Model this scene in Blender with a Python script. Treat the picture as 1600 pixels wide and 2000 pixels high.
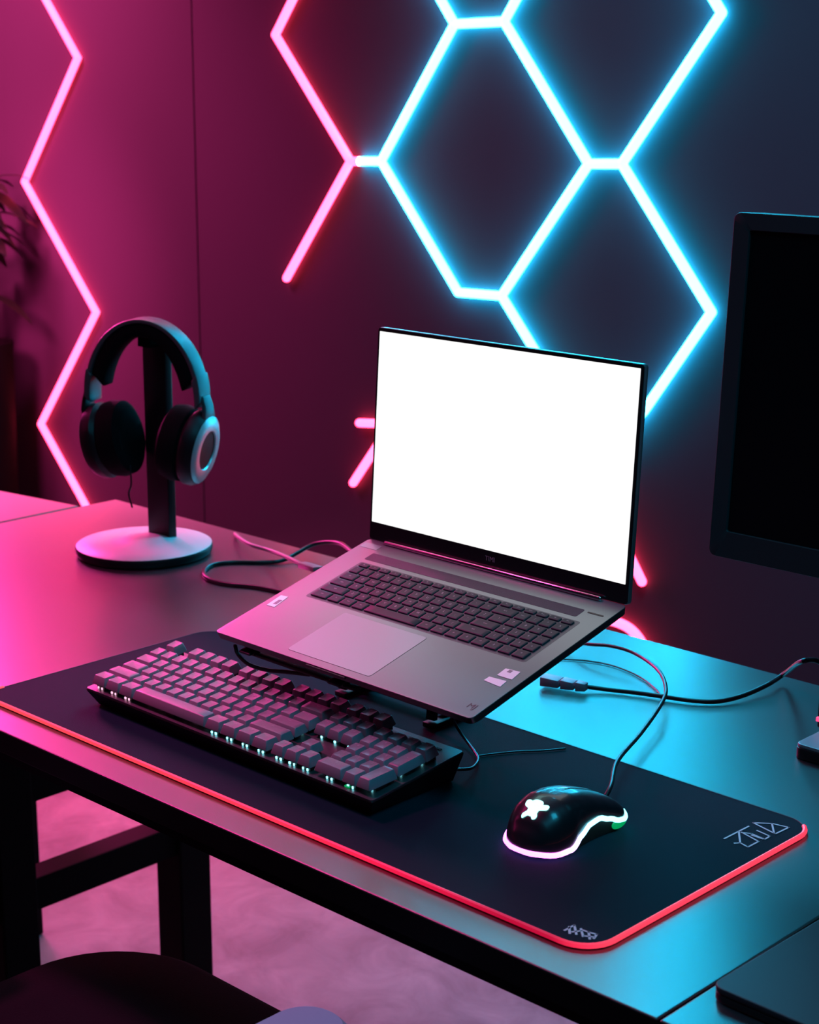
import bpy, bmesh, math, random
from mathutils import Vector, Matrix, Euler
import numpy as np
random.seed(4)
for o in list(bpy.data.objects): bpy.data.objects.remove(o)
S = bpy.context.scene
COL = S.collection
PI = math.pi

# ------------------------------------------------------------ camera, world, lights, exposure
PITCH, YAW, ROLL, CAMH, FPX = 0.2410, 0.7607, 0.0028, 0.6634, 3440.9
fw = Vector((-math.sin(YAW)*math.cos(PITCH), math.cos(YAW)*math.cos(PITCH), -math.sin(PITCH)))
rt0 = Vector((math.cos(YAW), math.sin(YAW), 0)); up0 = rt0.cross(fw)
rt = rt0*math.cos(ROLL)+up0*math.sin(ROLL); up = -rt0*math.sin(ROLL)+up0*math.cos(ROLL)
cd = bpy.data.cameras.new('camera'); cam = bpy.data.objects.new('camera', cd); COL.objects.link(cam)
M = Matrix((rt, up, -fw)).transposed().to_4x4(); M.translation = Vector((0, 0, CAMH))
cam.matrix_world = M
cd.sensor_fit = 'HORIZONTAL'; cd.sensor_width = 24.0; cd.lens = FPX/1600*24.0
cd.clip_start = 0.05; cd.clip_end = 50
cd.dof.use_dof = True; cd.dof.focus_distance = 1.72; cd.dof.aperture_fstop = 9.0
S.camera = cam

w = bpy.data.worlds.new('world'); S.world = w; w.use_nodes = True
w.node_tree.nodes['Background'].inputs[0].default_value = (0.05, 0.03, 0.09, 1)
w.node_tree.nodes['Background'].inputs[1].default_value = 0.06
S.view_settings.view_transform = 'Standard'; S.view_settings.look = 'None'
S.view_settings.exposure = 0.0; S.view_settings.gamma = 1.0
try: S.view_settings.use_curve_mapping = False
except Exception: pass

def area(name, loc, target, size, color, power, sy=None, spread=PI):
    l = bpy.data.lights.new(name, 'AREA'); l.shape = 'RECTANGLE'; l.size = size; l.size_y = sy or size
    l.color = color; l.energy = power; l.spread = spread
    o = bpy.data.objects.new(name, l); COL.objects.link(o); o.location = loc
    o.rotation_euler = (Vector(target)-Vector(loc)).to_track_quat('-Z', 'Y').to_euler()
    return o
PINK = (1.0, 0.035, 0.30); CYAN = (0.02, 0.55, 0.85)
area('pink_overhead_fill', (-3.2, 1.1, 1.85), (-2.8, 1.4, 0), 0.8, PINK, 6, None, 2.2)  # added pink fill from overhead, not a fixture of the room
area('pink_keyboard_fill', (-2.3, 0.9, 1.80), (-1.52, 1.05, 0), 0.3, (1, 0.04, 0.34), 2.6, None, 0.7)  # added narrow fill that turns the left keycaps pink
area('pink_side_fill', (-3.55, 0.3, 0.9), (-1.8, 1.5, -0.4), 0.8, PINK, 3)  # added fill from the left for the general pink glow
area('cyan_overhead_fill', (-0.3, 0.8, 1.85), (-0.95, 1.05, 0), 0.7, CYAN, 5.0, None, 1.5)  # added cyan fill above the right half of the desk
area('floor_pink_fill', (-2.7, 1.95, -0.10), (-2.3, 1.75, -0.75), 0.7, (1, 0.10, 0.32), 5.0, None, 2.6)  # added fill that lights the floor behind the desk pink
area('wall_wash_fill', (-3.4, 1.5, 1.75), (-3.5, 2.4, 0.55), 0.4, (1, 0.06, 0.32), 42, None, 1.35)  # added wash to brighten the left part of the back wall
area('wall_glow_fill', (-3.10, 1.60, 0.55), (-3.50, 2.4, 0.12), 0.2, (1, 0.05, 0.30), 6, None, 1.2)  # added fill for the pink glow low on the wall at the left
area('pink_corner_lamp', (-3.62, 1.98, 0.75), (-1.9, 1.2, 0.2), 0.25, (1, 0.045, 0.38), 24, 0.9, 1.9)
area('cyan_wash_fill', (-1.15, 1.5, 1.75), (-1.15, 2.4, 0.7), 0.4, (0.03, 0.55, 0.9), 7, None, 1.6)  # added cyan wash for the wall at the right
area('pink_deck_fill', (-3.45, 2.25, 1.65), (-1.9, 1.2, 0), 0.4, (1, 0.06, 0.36), 1.2, 0.35, 2.4)  # added fill, reflected pink in the left of the laptop deck
area('keycap_fill', (-2.80, 2.25, 1.10), (-1.3, 1.1, 0), 0.9, (1, 0.055, 0.34), 2.4, 0.22, 2.2)  # added pink strip fill to brighten the keycap tops
area('cyan_desk_fill', (-1.70, 2.25, 1.15), (-0.9, 1.3, 0), 0.40, (0.0, 0.53, 0.85), 8, 0.7, 2.0)  # added fill that makes the cyan glare on the right of the desk
area('pale_deck_fill', (-2.60, 2.25, 1.7), (-1.3, 1.2, 0), 0.9, (0.42, 0.95, 0.90), 2.0, 0.4, 2.2)  # added pale fill to be mirrored in the laptop deck

# ------------------------------------------------------------ pixel helpers (a pixel of the survey onto a real plane)
def ray(px, py): return fw*FPX+rt*(px-800)-up*(py-1000)
def atz(px, py, z=0.0):
    d = ray(px, py); return Vector((0, 0, CAMH))+d*((z-CAMH)/d.z)
def aty(px, py, Y):
    d = ray(px, py); return Vector((0, 0, CAMH))+d*(Y/d.y)

# ------------------------------------------------------------ materials
def mat(name, col, rough=0.5, metal=0.0, emit=None, es=0.0, spec=0.5, bump=0.0, bscale=200.0, coat=0.0, var=0.0, vscale=8.0, ior=1.5):
    m = bpy.data.materials.new(name); m.use_nodes = True; nt = m.node_tree; b = nt.nodes['Principled BSDF']
    b.inputs['Base Color'].default_value = (*col, 1); b.inputs['Roughness'].default_value = rough
    b.inputs['Metallic'].default_value = metal; b.inputs['Specular IOR Level'].default_value = spec
    b.inputs['Coat Weight'].default_value = coat; b.inputs['IOR'].default_value = ior
    if emit: b.inputs['Emission Color'].default_value = (*emit, 1); b.inputs['Emission Strength'].default_value = es
    tc = nt.nodes.new('ShaderNodeTexCoord')
    if bump:
        n = nt.nodes.new('ShaderNodeTexNoise'); n.inputs['Scale'].default_value = bscale; n.inputs['Detail'].default_value = 3
        nt.links.new(tc.outputs['Object'], n.inputs['Vector'])
        bp = nt.nodes.new('ShaderNodeBump'); bp.inputs['Strength'].default_value = bump; bp.inputs['Distance'].default_value = 0.001
        nt.links.new(n.outputs[0], bp.inputs['Height']); nt.links.new(bp.outputs[0], b.inputs['Normal'])
    if var:
        n = nt.nodes.new('ShaderNodeTexNoise'); n.inputs['Scale'].default_value = vscale; n.inputs['Detail'].default_value = 6
        nt.links.new(tc.outputs['Object'], n.inputs['Vector'])
        r = nt.nodes.new('ShaderNodeValToRGB'); r.color_ramp.elements[0].position = .3; r.color_ramp.elements[1].position = .7
        r.color_ramp.elements[0].color = (*[c*(1-var) for c in col], 1); r.color_ramp.elements[1].color = (*[min(1, c*(1+var)) for c in col], 1)
        nt.links.new(n.outputs[0], r.inputs[0]); nt.links.new(r.outputs[0], b.inputs['Base Color'])
    return m
def emis_ramp(name, axis, stops, strength):
    """light strip whose LEDs change colour along one object axis; stops: (coordinate, colour)"""
    m = mat(name, (0.02, 0.02, 0.02), 0.4); nt = m.node_tree; b = nt.nodes['Principled BSDF']
    tc = nt.nodes.new('ShaderNodeTexCoord'); sp = nt.nodes.new('ShaderNodeSeparateXYZ'); nt.links.new(tc.outputs['Object'], sp.inputs[0])
    lo, hi = stops[0][0], stops[-1][0]
    mr = nt.nodes.new('ShaderNodeMapRange'); mr.inputs['From Min'].default_value = lo; mr.inputs['From Max'].default_value = hi
    nt.links.new(sp.outputs[axis], mr.inputs['Value'])
    r = nt.nodes.new('ShaderNodeValToRGB'); e = r.color_ramp.elements
    while len(e) < len(stops): e.new(0.5)
    for k, (p, c) in enumerate(stops): e[k].position = (p-lo)/(hi-lo); e[k].color = (*c, 1)
    nt.links.new(mr.outputs[0], r.inputs[0]); nt.links.new(r.outputs[0], b.inputs['Emission Color'])
    b.inputs['Emission Strength'].default_value = strength
    return m
MT = dict(
    wall=mat('wall_paint', (0.032, 0.026, 0.036), 0.80, spec=0.25, bump=0.15, bscale=60),
    ceil=mat('ceiling_paint', (0.10, 0.08, 0.10), 0.8),
    desk=mat('desk_laminate', (0.016, 0.014, 0.017), 0.33, spec=1.0, bump=0.10, bscale=900, coat=0.0, ior=1.65),
    deskedge=mat('desk_edge_black', (0.004, 0.004, 0.004), 0.6, spec=0.12),
    blackmetal=mat('powder_coated_black_steel', (0.003, 0.003, 0.003), 0.7, spec=0.10, bump=0.2, bscale=500),
    matfab=mat('mouse_mat_cloth', (0.003, 0.014, 0.022), 0.75, spec=0.06, bump=0.5, bscale=1500),
    piping=mat('mat_edge_binding', (0.06, 0.06, 0.07), 0.5),
    print_=mat('mat_print_grey', (0.50, 0.50, 0.55), 0.6),
    kcase=mat('keyboard_case_plastic', (0.008, 0.008, 0.009), 0.5, spec=0.35),
    kplate=mat('keyboard_brushed_plate', (0.20, 0.20, 0.21), 0.32, metal=0.85, bump=0.1, bscale=700),
    kcap=mat('keycap_abs', (0.20, 0.17, 0.20), 0.36, bump=0.15, bscale=1500),
    legend=mat('keycap_legend', (0.35, 0.35, 0.38), 0.5),
    lalum=mat('laptop_aluminium', (0.23, 0.27, 0.28), 0.36, metal=0.75, bump=0.05, bscale=1500),
    lside=mat('laptop_edge_dark', (0.012, 0.012, 0.014), 0.4),
    lpad=mat('touchpad_glass', (0.27, 0.31, 0.35), 0.36, metal=0.65),
    hinge=mat('hinge_metal', (0.5, 0.5, 0.52), 0.18, metal=1.0),
    lkey=mat('laptop_key_plastic', (0.016, 0.028, 0.038), 0.5, spec=.25),
    lwell=mat('laptop_keyboard_well', (0.10, 0.12, 0.13), 0.45, metal=0.6),
    lgrill=mat('speaker_grille', (0.10, 0.10, 0.12), 0.5, metal=0.6, bump=1.0, bscale=2500),
    bezel=mat('screen_bezel', (0.004, 0.005, 0.007), 0.3),
    screen=mat('lit_white_screen', (0, 0, 0), 0.5, emit=(1, 1, 1), es=1.02, spec=0.0),
    sticker=mat('sticker_paper', (0.95, 0.95, 0.95), 0.45),
    stickerink=mat('sticker_ink', (0.25, 0.22, 0.26), 0.5),
    logoink=mat('etched_logo', (0.05, 0.05, 0.05), 0.6),
    rubber=mat('cable_rubber', (0.014, 0.012, 0.015), 0.33, spec=0.6),
    pinkrub=mat('charger_cable', (0.22, 0.16, 0.18), 0.4),
    plug=mat('plug_grey', (0.28, 0.26, 0.32), 0.4),
    white=mat('stand_white_plate', (0.62, 0.58, 0.60), 0.38, bump=0.03, bscale=600),
    hblack=mat('headphone_black', (0.007, 0.007, 0.008), 0.45, spec=.35),
    hleather=mat('headphone_leatherette', (0.005, 0.005, 0.006), 0.8, spec=.08, bump=0.4, bscale=500),
    hshell=mat('headphone_matte_shell', (0.11, 0.11, 0.12), 0.42, metal=0.3),
    hring=mat('headphone_silver_ring', (0.75, 0.75, 0.77), 0.35, metal=0.5),
    mon=mat('monitor_plastic', (0.020, 0.020, 0.024), 0.5),
    monscr=mat('monitor_screen_off', (0.003, 0.003, 0.004), 0.22, spec=0.5),
    mouse=mat('mouse_black_coating', (0.012, 0.011, 0.014), 0.30, coat=0.3),
    mouselow=mat('mouse_underside', (0.006, 0.006, 0.006), 0.6),
    fabric=mat('chair_black_fabric', (0.006, 0.005, 0.007), 0.9, spec=0.1, bump=0.5, bscale=700),
    armpad=mat('armrest_grey_pad', (0.25, 0.42, 0.52), 0.6),
    leaf=mat('dark_leaf', (0.006, 0.010, 0.006), 0.6, spec=0.2),
    pot=mat('black_planter', (0.003, 0.003, 0.003), 0.8, spec=0.05),
    base2=mat('pale_base_plate', (0.25, 0.27, 0.30), 0.45, metal=0.3),
    cyan=mat('cyan_led_tube', (0.1, 0.1, 0.1), 0.5, emit=(0.018, 0.60, 1.0), es=50),
    pink=mat('pink_led_tube', (0.1, 0.1, 0.1), 0.5, emit=(1.0, 0.028, 0.085), es=18),
    green=mat('green_led', (0, .05, .02), 0.5, emit=(0.0, 0.32, 0.09), es=1.0),
    ledpink=mat('key_led_pink', (0, 0, 0), 0.5, emit=(1.0, 0.45, 0.65), es=1.6),
    ledcyan=mat('key_led_cyan', (0, 0, 0), 0.5, emit=(0.25, 0.9, 1.0), es=3.0),
    logoled=mat('mouse_logo_led', (0, 0, 0), 0.5, emit=(0.35, 1.0, 0.95), es=2.6),
    redled=mat('small_pink_led', (0, 0, 0), 0.5, emit=(1.0, 0.05, 0.15), es=2),
)
def floor_mat():
    m = mat('concrete_floor', (0.4, 0.4, 0.4), 0.75, bump=0.4, bscale=40); nt = m.node_tree; b = nt.nodes['Principled BSDF']
    tc = nt.nodes.new('ShaderNodeTexCoord')
    n = nt.nodes.new('ShaderNodeTexNoise'); n.inputs['Scale'].default_value = 9; n.inputs['Detail'].default_value = 9; n.inputs['Roughness'].default_value = .62; n.inputs['Distortion'].default_value = .8
    nt.links.new(tc.outputs['Object'], n.inputs['Vector'])
    r = nt.nodes.new('ShaderNodeValToRGB'); r.color_ramp.elements[0].position = .32; r.color_ramp.elements[1].position = .70
    r.color_ramp.elements[0].color = (.22, .17, .19, 1); r.color_ramp.elements[1].color = (.38, .31, .33, 1)
    nt.links.new(n.outputs[0], r.inputs[0]); nt.links.new(r.outputs[0], b.inputs['Base Color'])
    return m
MT['floor'] = floor_mat()

# ------------------------------------------------------------ mesh helpers
class MB:
    def __init__(s): s.v = []; s.f = []; s.m = []; s.mats = []; s.cur = 0
    def use(s, m):
        if m not in s.mats: s.mats.append(m)
        s.cur = s.mats.index(m); return s
    def add(s, vs, fs, T=None):
        k = len(s.v)
        for p in vs:
            p = Vector(p); s.v.append(T @ p if T else p)
        for f in fs: s.f.append([i+k for i in f]); s.m.append(s.cur)
    def box(s, c, d, T=None):
        x, y, z = [a/2 for a in d]
        vs = [(c[0]+i*x, c[1]+j*y, c[2]+k*z) for k in (-1, 1) for j in (-1, 1) for i in (-1, 1)]
        s.add(vs, [(0, 2, 3, 1), (4, 5, 7, 6), (0, 1, 5, 4), (2, 6, 7, 3), (0, 4, 6, 2), (1, 3, 7, 5)], T)
    def rings(s, rs, T=None, cap0=True, cap1=True, closed=True):
        n = len(rs[0]); vs = [p for r in rs for p in r]; fs = []
        for a in range(len(rs)-1):
            for i in range(n if closed else n-1):
                j = (i+1) % n; fs.append((a*n+i, a*n+j, (a+1)*n+j, (a+1)*n+i))
        if cap0: fs.append(tuple(range(n-1, -1, -1)))
        if cap1: fs.append(tuple((len(rs)-1)*n+i for i in range(n)))
        s.add(vs, fs, T)
    def tube(s, pts, r, n=10, T=None, caps=True):
        pts = [Vector(p) for p in pts]; rs = []; up_ = None
        for i, p in enumerate(pts):
            a = pts[max(0, i-1)]; b = pts[min(len(pts)-1, i+1)]; t = (b-a).normalized()
            if up_ is None:
                up_ = Vector((0, 0, 1)) if abs(t.z) < .9 else Vector((1, 0, 0))
            x = t.cross(up_).normalized(); up_ = x.cross(t).normalized()
            rr = r[i] if isinstance(r, (list, tuple)) else r
            rs.append([p+(x*math.cos(q)+up_*math.sin(q))*rr for q in [2*PI*k/n for k in range(n)]])
        if caps:
            t0 = (pts[1]-pts[0]).normalized(); t1 = (pts[-1]-pts[-2]).normalized()
            r0 = r[0] if isinstance(r, (list, tuple)) else r; r1 = r[-1] if isinstance(r, (list, tuple)) else r
            def sh(ring, c, k, off): return [c+(q-c)*k+off for q in ring]
            pre = [sh(rs[0], pts[0], math.cos(a), -t0*r0*math.sin(a)) for a in (1.35, .9, .45)]
            post = [sh(rs[-1], pts[-1], math.cos(a), t1*r1*math.sin(a)) for a in (.45, .9, 1.35)]
            rs = pre+rs+post
        s.rings(rs, T)
    def lathe(s, prof, n=48, T=None):
        rs = [[(r*math.cos(2*PI*k/n), r*math.sin(2*PI*k/n), z) for k in range(n)] for r, z in prof]
        s.rings(rs, T)
    def prism(s, out, z0, z1, T=None):
        s.rings([[(x, y, z0) for x, y in out], [(x, y, z1) for x, y in out]], T)
    def build(s, name, m=None, parent=None, smooth=True, bevel=0.0, bseg=2, ang=40):
        me = bpy.data.meshes.new(name); me.from_pydata([tuple(p) for p in s.v], [], s.f)
        for mm in (s.mats or [m]): me.materials.append(mm)
        if s.mats: me.polygons.foreach_set('material_index', s.m)
        bm = bmesh.new(); bm.from_mesh(me); bmesh.ops.recalc_face_normals(bm, faces=bm.faces)
        if bevel:
            es = [e for e in bm.edges if len(e.link_faces) == 2 and e.calc_face_angle(0) > math.radians(25)]
            bmesh.ops.bevel(bm, geom=es, offset=bevel, segments=bseg, affect='EDGES', profile=.5, clamp_overlap=True)
        for f in bm.faces: f.smooth = smooth and not (bevel and f.calc_area() > .0012)
        if smooth:
            for e in bm.edges:
                if len(e.link_faces) == 2 and e.calc_face_angle(0) > math.radians(ang): e.smooth = False
        bm.to_mesh(me); bm.free(); me.update()
        o = bpy.data.objects.new(name, me); COL.objects.link(o)
        if parent: o.parent = parent
        return o
def rrect(w, d, r, n=5, cx=0, cy=0):
    out = []
    for (sx, sy, a0) in ((1, -1, -PI/2), (1, 1, 0), (-1, 1, PI/2), (-1, -1, PI)):
        for k in range(n+1):
            a = a0+PI/2*k/n; out.append((cx+sx*(w/2-r)+r*math.cos(a), cy+sy*(d/2-r)+r*math.sin(a)))
    return out
def spline(pts, n=10):
    pts = [Vector(p) for p in pts]; P = [pts[0]*2-pts[1]]+pts+[pts[-1]*2-pts[-2]]; out = []
    for i in range(1, len(P)-2):
        a, b, c, d = P[i-1:i+3]
        for k in range(n):
            t = k/n; out.append(.5*((2*b)+(c-a)*t+(2*a-5*b+4*c-d)*t*t+(3*b-a-3*c+d)*t**3))
    out.append(pts[-1]); return out
def tag(o, label=None, cat=None, group=None, kind=None):
    if label: o['label'] = label
    if cat: o['category'] = cat
    if group: o['group'] = group
    if kind: o['kind'] = kind
    return o
def empty(name, loc=(0, 0, 0), rot=(0, 0, 0), label=None, cat=None, group=None):
    o = bpy.data.objects.new(name, None); COL.objects.link(o); o.location = loc; o.rotation_euler = rot
    o.empty_display_size = .05
    return tag(o, label, cat, group)
def struct(name, mb, m, **k): return tag(mb.build(name, m, **k), kind='structure')
_tc = {}
def textgeo(txt, size):
    if (txt, size) in _tc: return _tc[(txt, size)]
    cu = bpy.data.curves.new('t', 'FONT'); cu.body = txt; cu.size = size; cu.align_x = 'CENTER'; cu.align_y = 'CENTER'; cu.resolution_u = 2
    ob = bpy.data.objects.new('t', cu); COL.objects.link(ob)
    dg = bpy.context.evaluated_depsgraph_get(); me = bpy.data.meshes.new_from_object(ob.evaluated_get(dg))
    r = ([v.co.copy() for v in me.vertices], [tuple(p.vertices) for p in me.polygons])
    bpy.data.objects.remove(ob); bpy.data.curves.remove(cu); bpy.data.meshes.remove(me)
    _tc[(txt, size)] = r; return r

# ------------------------------------------------------------ the room
YW, XL, XR, YF, ZF, ZC = 2.4, -3.68, 2.2, -2.0, -0.75, 1.95
m_ = MB(); m_.box(((XL+XR)/2, (YF+YW)/2, ZF-.05), (XR-XL+.4, YW-YF+.4, .1)); struct('floor', m_, MT['floor'])
m_ = MB(); m_.box(((XL+XR)/2, (YF+YW)/2, ZC+.05), (XR-XL+.4, YW-YF+.4, .1)); struct('ceiling', m_, MT['ceil'])
XS = aty(385, 300, YW).x                                     # joint between two wall boards
m_ = MB()
m_.box(((XL+XS-.008)/2-.0, YW+.05, (ZF+ZC)/2), (XS-.008-XL, .1, ZC-ZF)); m_.box(((XR+XS+.008)/2, YW+.05, (ZF+ZC)/2), (XR-XS-.008, .1, ZC-ZF))
m_.box((XS, YW+.0518, (ZF+ZC)/2), (.020, .099, ZC-ZF))
struct('wall_back', m_, MT['wall'], smooth=False)
m_ = MB(); m_.box((XL-.05, (YF+YW)/2, (ZF+ZC)/2), (.1, YW-YF+.2, ZC-ZF)); struct('wall_left', m_, MT['wall'])
m_ = MB(); m_.box((XR+.05, (YF+YW)/2, (ZF+ZC)/2), (.1, YW-YF+.2, ZC-ZF)); struct('wall_right', m_, MT['wall'])
m_ = MB(); m_.box(((XL+XR)/2, YF-.05, (ZF+ZC)/2), (XR-XL, .1, ZC-ZF)); struct('wall_front', m_, MT['wall'])
m_ = MB(); m_.box(((XL+XR)/2, YW-.008, ZF+.04), (XR-XL-.02, .014, .08)); struct('baseboard_back', m_, MT['deskedge'])

# ------------------------------------------------------------ neon tubes on the wall
YT = YW-.0085
def wpt(px, py): return aty(px, py, YT)
def tubes(parent, chain, m, r=.0082, ends=True):
    for a, b in zip(chain[:-1], chain[1:]):
        mb = MB(); mb.tube([a, b], r, 12); mb.build('light_tube', m, parent)
nA, nB, nC, nD, nE, nF, nG, nJ, nK, nL, nH, nI = [wpt(*p) for p in ((888, 47), (985, 42), (745, 315), (1150, 320), (1215, 320), (895, 571), (980, 578), (685, 315), (538, 68), (560, 543), (1410, 25), (1390, 610))]
def W(x, z): return Vector((x, YT, z))
hexr = empty('hexagon_wall_light', (0, 0, 0), label='large honeycomb wall light of joined cyan tubes with a pink branch at its left', cat='wall light')
jc = nJ.lerp(nC, .30)
uA, uB, uM, uN = W(-2.36, 1.0), W(-1.88, 1.0), W(-2.44, 1.0), W(-1.79, 1.0)
for ch in ([jc, nC, nA, nB, nD, nG, nF, nC], [nD, nE, nH], [nE, nI], [nA, uA], [nB, uB], [uA, W(-2.165, 1.24), W(-2.07, 1.24), uB, uN], [nH, uN], [uN, W(-1.60, 1.25)],
           [nI, wpt(1258, 803), W(-1.80, .05), W(-1.86, .05)], [nG, wpt(1048, 690), W(-1.86, .05)]):
    tubes(hexr, ch, MT['cyan'])
for ch in ([jc, nJ, nK, uM], [nJ, nL], [uM, uA], [uM, W(-2.64, 1.25)]): tubes(hexr, ch, MT['pink'])
zr = empty('zigzag_wall_light', (0, 0, 0), label='long pink zigzag wall light running down behind the headphones at the left', cat='wall light')
zz = [W(-3.28, 1.30), W(-3.53, 1.0)]+[wpt(*p) for p in ((152, 113), (48, 355), (188, 610), (80, 828), (170, 992))]
zz[1] = zz[2]+(wpt(90, 0)-zz[2]).normalized()*.36
tubes(zr, zz+[W(-3.27, -.42), W(-3.50, -.68)], MT['pink'])
lr = empty('angled_wall_light', (0, 0, 0), label='short bent pink wall light peeking out left of the laptop screen', cat='wall light')
tubes(lr, [wpt(702, 826), wpt(765, 828), wpt(690, 943)], MT['pink'])
sr = empty('slanted_wall_light', (0, 0, 0), label='slanted pink tube end just right of the laptop screen, above the arc', cat='wall light')
tubes(sr, [wpt(1165, 950), wpt(1254, 1136)], MT['pink'])
ar = empty('arched_wall_light', (0, 0, 0), label='curved pink tube dipping behind the desk edge, right of the laptop hinge', cat='wall light')
mb = MB(); mb.tube(spline([wpt(*p) for p in ((1120, 1215), (1170, 1208), (1215, 1219), (1243, 1240), (1262, 1275), (1270, 1330))], 6), .0085, 12); mb.build('light_tube', MT['pink'], ar)

# ------------------------------------------------------------ desks
DY0, DY1, DX0, DX1, DTH = 0.9624, 1.6851, -2.2622, -0.665, 0.025
def legframe(parent, x, y0, y1, mid=True, ztop=-.045):
    for yy in (y0, y1)+(((y0+y1)/2-.046,) if mid else ()):
        mb = MB(); mb.box((x, yy, (ZF+.003+ztop)/2), (.060, .060, ztop-ZF-.003)); mb.build('leg', MT['blackmetal'], parent, bevel=.003)
    mb = MB(); mb.box((x, (y0+y1)/2, -.472), (.045, y1-y0-.054, .05)); mb.build('stretcher', MT['blackmetal'], parent, bevel=.003)
    mb = MB(); mb.box((x, y0+.17, -.297), (.050, .40, .066)); mb.build('crossbar', MT['blackmetal'], parent, bevel=.003)
def desk(x0, x1, label, legs):
    r = empty('desk', ((x0+x1)/2, (DY0+DY1)/2, ZF), label=label, cat='desk')
    off = Vector((-(x0+x1)/2, -(DY0+DY1)/2, -ZF)); kids = []
    mb = MB(); mb.use(MT['desk']); mb.box(((x0+x1)/2, (DY0+DY1)/2, -DTH/2), (x1-x0, DY1-DY0, DTH))
    o = mb.build('tabletop', None, r, bevel=.0015); kids.append(o); o.data.materials.append(MT['deskedge'])
    for p in o.data.polygons:
        if p.normal.z < .3: p.material_index = 1
    mb = MB()
    mb.box(((x0+x1)/2, DY0+.030, -.0345), (x1-x0-.06, .03, .018)); kids.append(mb.build('front_rail', MT['blackmetal'], r))
    mb = MB(); mb.box(((x0+x1)/2, DY1-.05, -.0345), (x1-x0-.06, .03, .018)); kids.append(mb.build('back_rail', MT['blackmetal'], r))
    for lx in legs: legframe(r, lx, DY0+.09, DY1-.088)
    for c in r.children: c.location = off
    return r
desk(DX0, DX1-.0012, 'black desk carrying the laptop, keyboard and headphone stand', (-2.005, -.72))
desk(DX1+.0012, DX1+1.6, 'black desk at the lower right corner, joined to the laptop desk', (-.30, .6))
lt = empty('desk', (-3.0, 1.2, ZF), label='dark desk at the far left, standing past the end of the laptop desk', cat='desk')
mb = MB(); mb.prism([(-3.6, .78), (-2.27, .98), (-2.2765, 1.621), (-3.6, 1.423)], -.027, -.002); o = mb.build('tabletop', MT['desk'], lt, bevel=.0015); o.location = (3.0, -1.2, -ZF)
for (x, y) in ((-3.5, .9), (-2.36, 1.08), (-2.36, 1.53), (-3.5, 1.36)):
    mb = MB(); mb.box((x, y, (ZF-.027)/2), (.05, .05, -.027-ZF-.002)); o = mb.build('leg', MT['blackmetal'], lt, bevel=.003); o.location = (3.0, -1.2, -ZF)

# ------------------------------------------------------------ mouse mat
MX0, MY0, MW, MD = -1.6100, 1.0045, 0.8520, 0.3335
MZ = .004
mr = empty('mouse_mat', (MX0, MY0, 0), (0, 0, -.0029), label='wide dark cloth mouse mat with a glowing red edge under the keyboard and mouse', cat='mouse mat')
mb = MB(); mb.prism(rrect(MW, MD, .030, 8, MW/2, MD/2), .0004, MZ); mb.build('mat_cloth', MT['matfab'], mr)
RC = .030
def edge_path(parts):
    out = []
    for a0, cx, cy in parts:
        for k in range(9):
            a = a0+PI/2*k/8; out.append((cx+RC*math.cos(a), cy+RC*math.sin(a), .0034))
    return out
full = edge_path([(PI, RC, RC), (-PI/2, MW-RC, RC), (0, MW-RC, MD-RC)])
lit = full[:18]+full[18:23]
dark = [full[22]]+full[23:]+edge_path([(PI/2, RC, MD-RC)])+[full[0]]
red = emis_ramp('red_led_edge', 0, [(0.0, (1, .07, .085)), (.45, (1, .035, .075)), (.62, (.85, .01, .06)), (.765, (.45, .002, .03)), (.815, (.50, .003, .035)), (.845, (1, .03, .09)), (.853, (1, .05, .10))], 1.15)
mb = MB(); mb.tube(lit, .0024, 8); mb.build('light_strip', red, mr)
mb = MB(); mb.tube(dark, .0012, 6); mb.build('edge_binding', MT['piping'], mr)
# printed marks
def flat_strokes(lines, wd, z, m, name, parent, inv):
    mb = MB()
    for pl in lines:
        P_ = [inv(*p) for p in pl]
        for a, b in zip(P_[:-1], P_[1:]):
            t = (b-a).normalized(); n = Vector((-t.y, t.x, 0))*wd/2; e = t*wd*.4
            q = [a-e-n, b+e-n, b+e+n, a-e+n]
            mb.add([(p.x, p.y, z) for p in q], [(0, 1, 2, 3)])
    return mb.build(name, m, parent)
mrM = Matrix.Translation((MX0, MY0, 0)) @ Matrix.Rotation(-.0029, 4, 'Z')
mi = mrM.inverted()
inv = lambda x, y: mi @ atz(x, y, MZ)
def g(x, y): return (1380+x/7.27, 1570+y/7.27)
L1 = [[g(255, 500), g(600, 325)], [g(460, 400), g(480, 560), g(590, 620), g(740, 540), g(500, 410)], [g(400, 565), g(480, 560)],
      [g(520, 415), g(640, 430), g(830, 510), g(900, 465), g(720, 385)], [g(640, 450), g(800, 505)],
      [g(665, 275), g(980, 432), g(1170, 340), g(930, 285), g(665, 275)], [g(930, 285), g(960, 420)]]
flat_strokes(L1, .0017, MZ+.0005, MT['print_'], 'printed_logo', mr, inv)
def g2(x, y): return (1200+(x-1200/1)/1, y)
L2 = [[(1103, 1818), (1122, 1808)], [(1112, 1811), (1113, 1824)], [(1122, 1808), (1126, 1826)], [(1118, 1821), (1135, 1819)], [(1135, 1815), (1139, 1830)], [(1139, 1818), (1152, 1822)],
      [(1141, 1829), (1160, 1831)], [(1150, 1821), (1152, 1835)], [(1155, 1823), (1166, 1826), (1160, 1834)]]
flat_strokes(L2, .0020, MZ+.0005, MT['print_'], 'printed_lettering', mr, inv)

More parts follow.
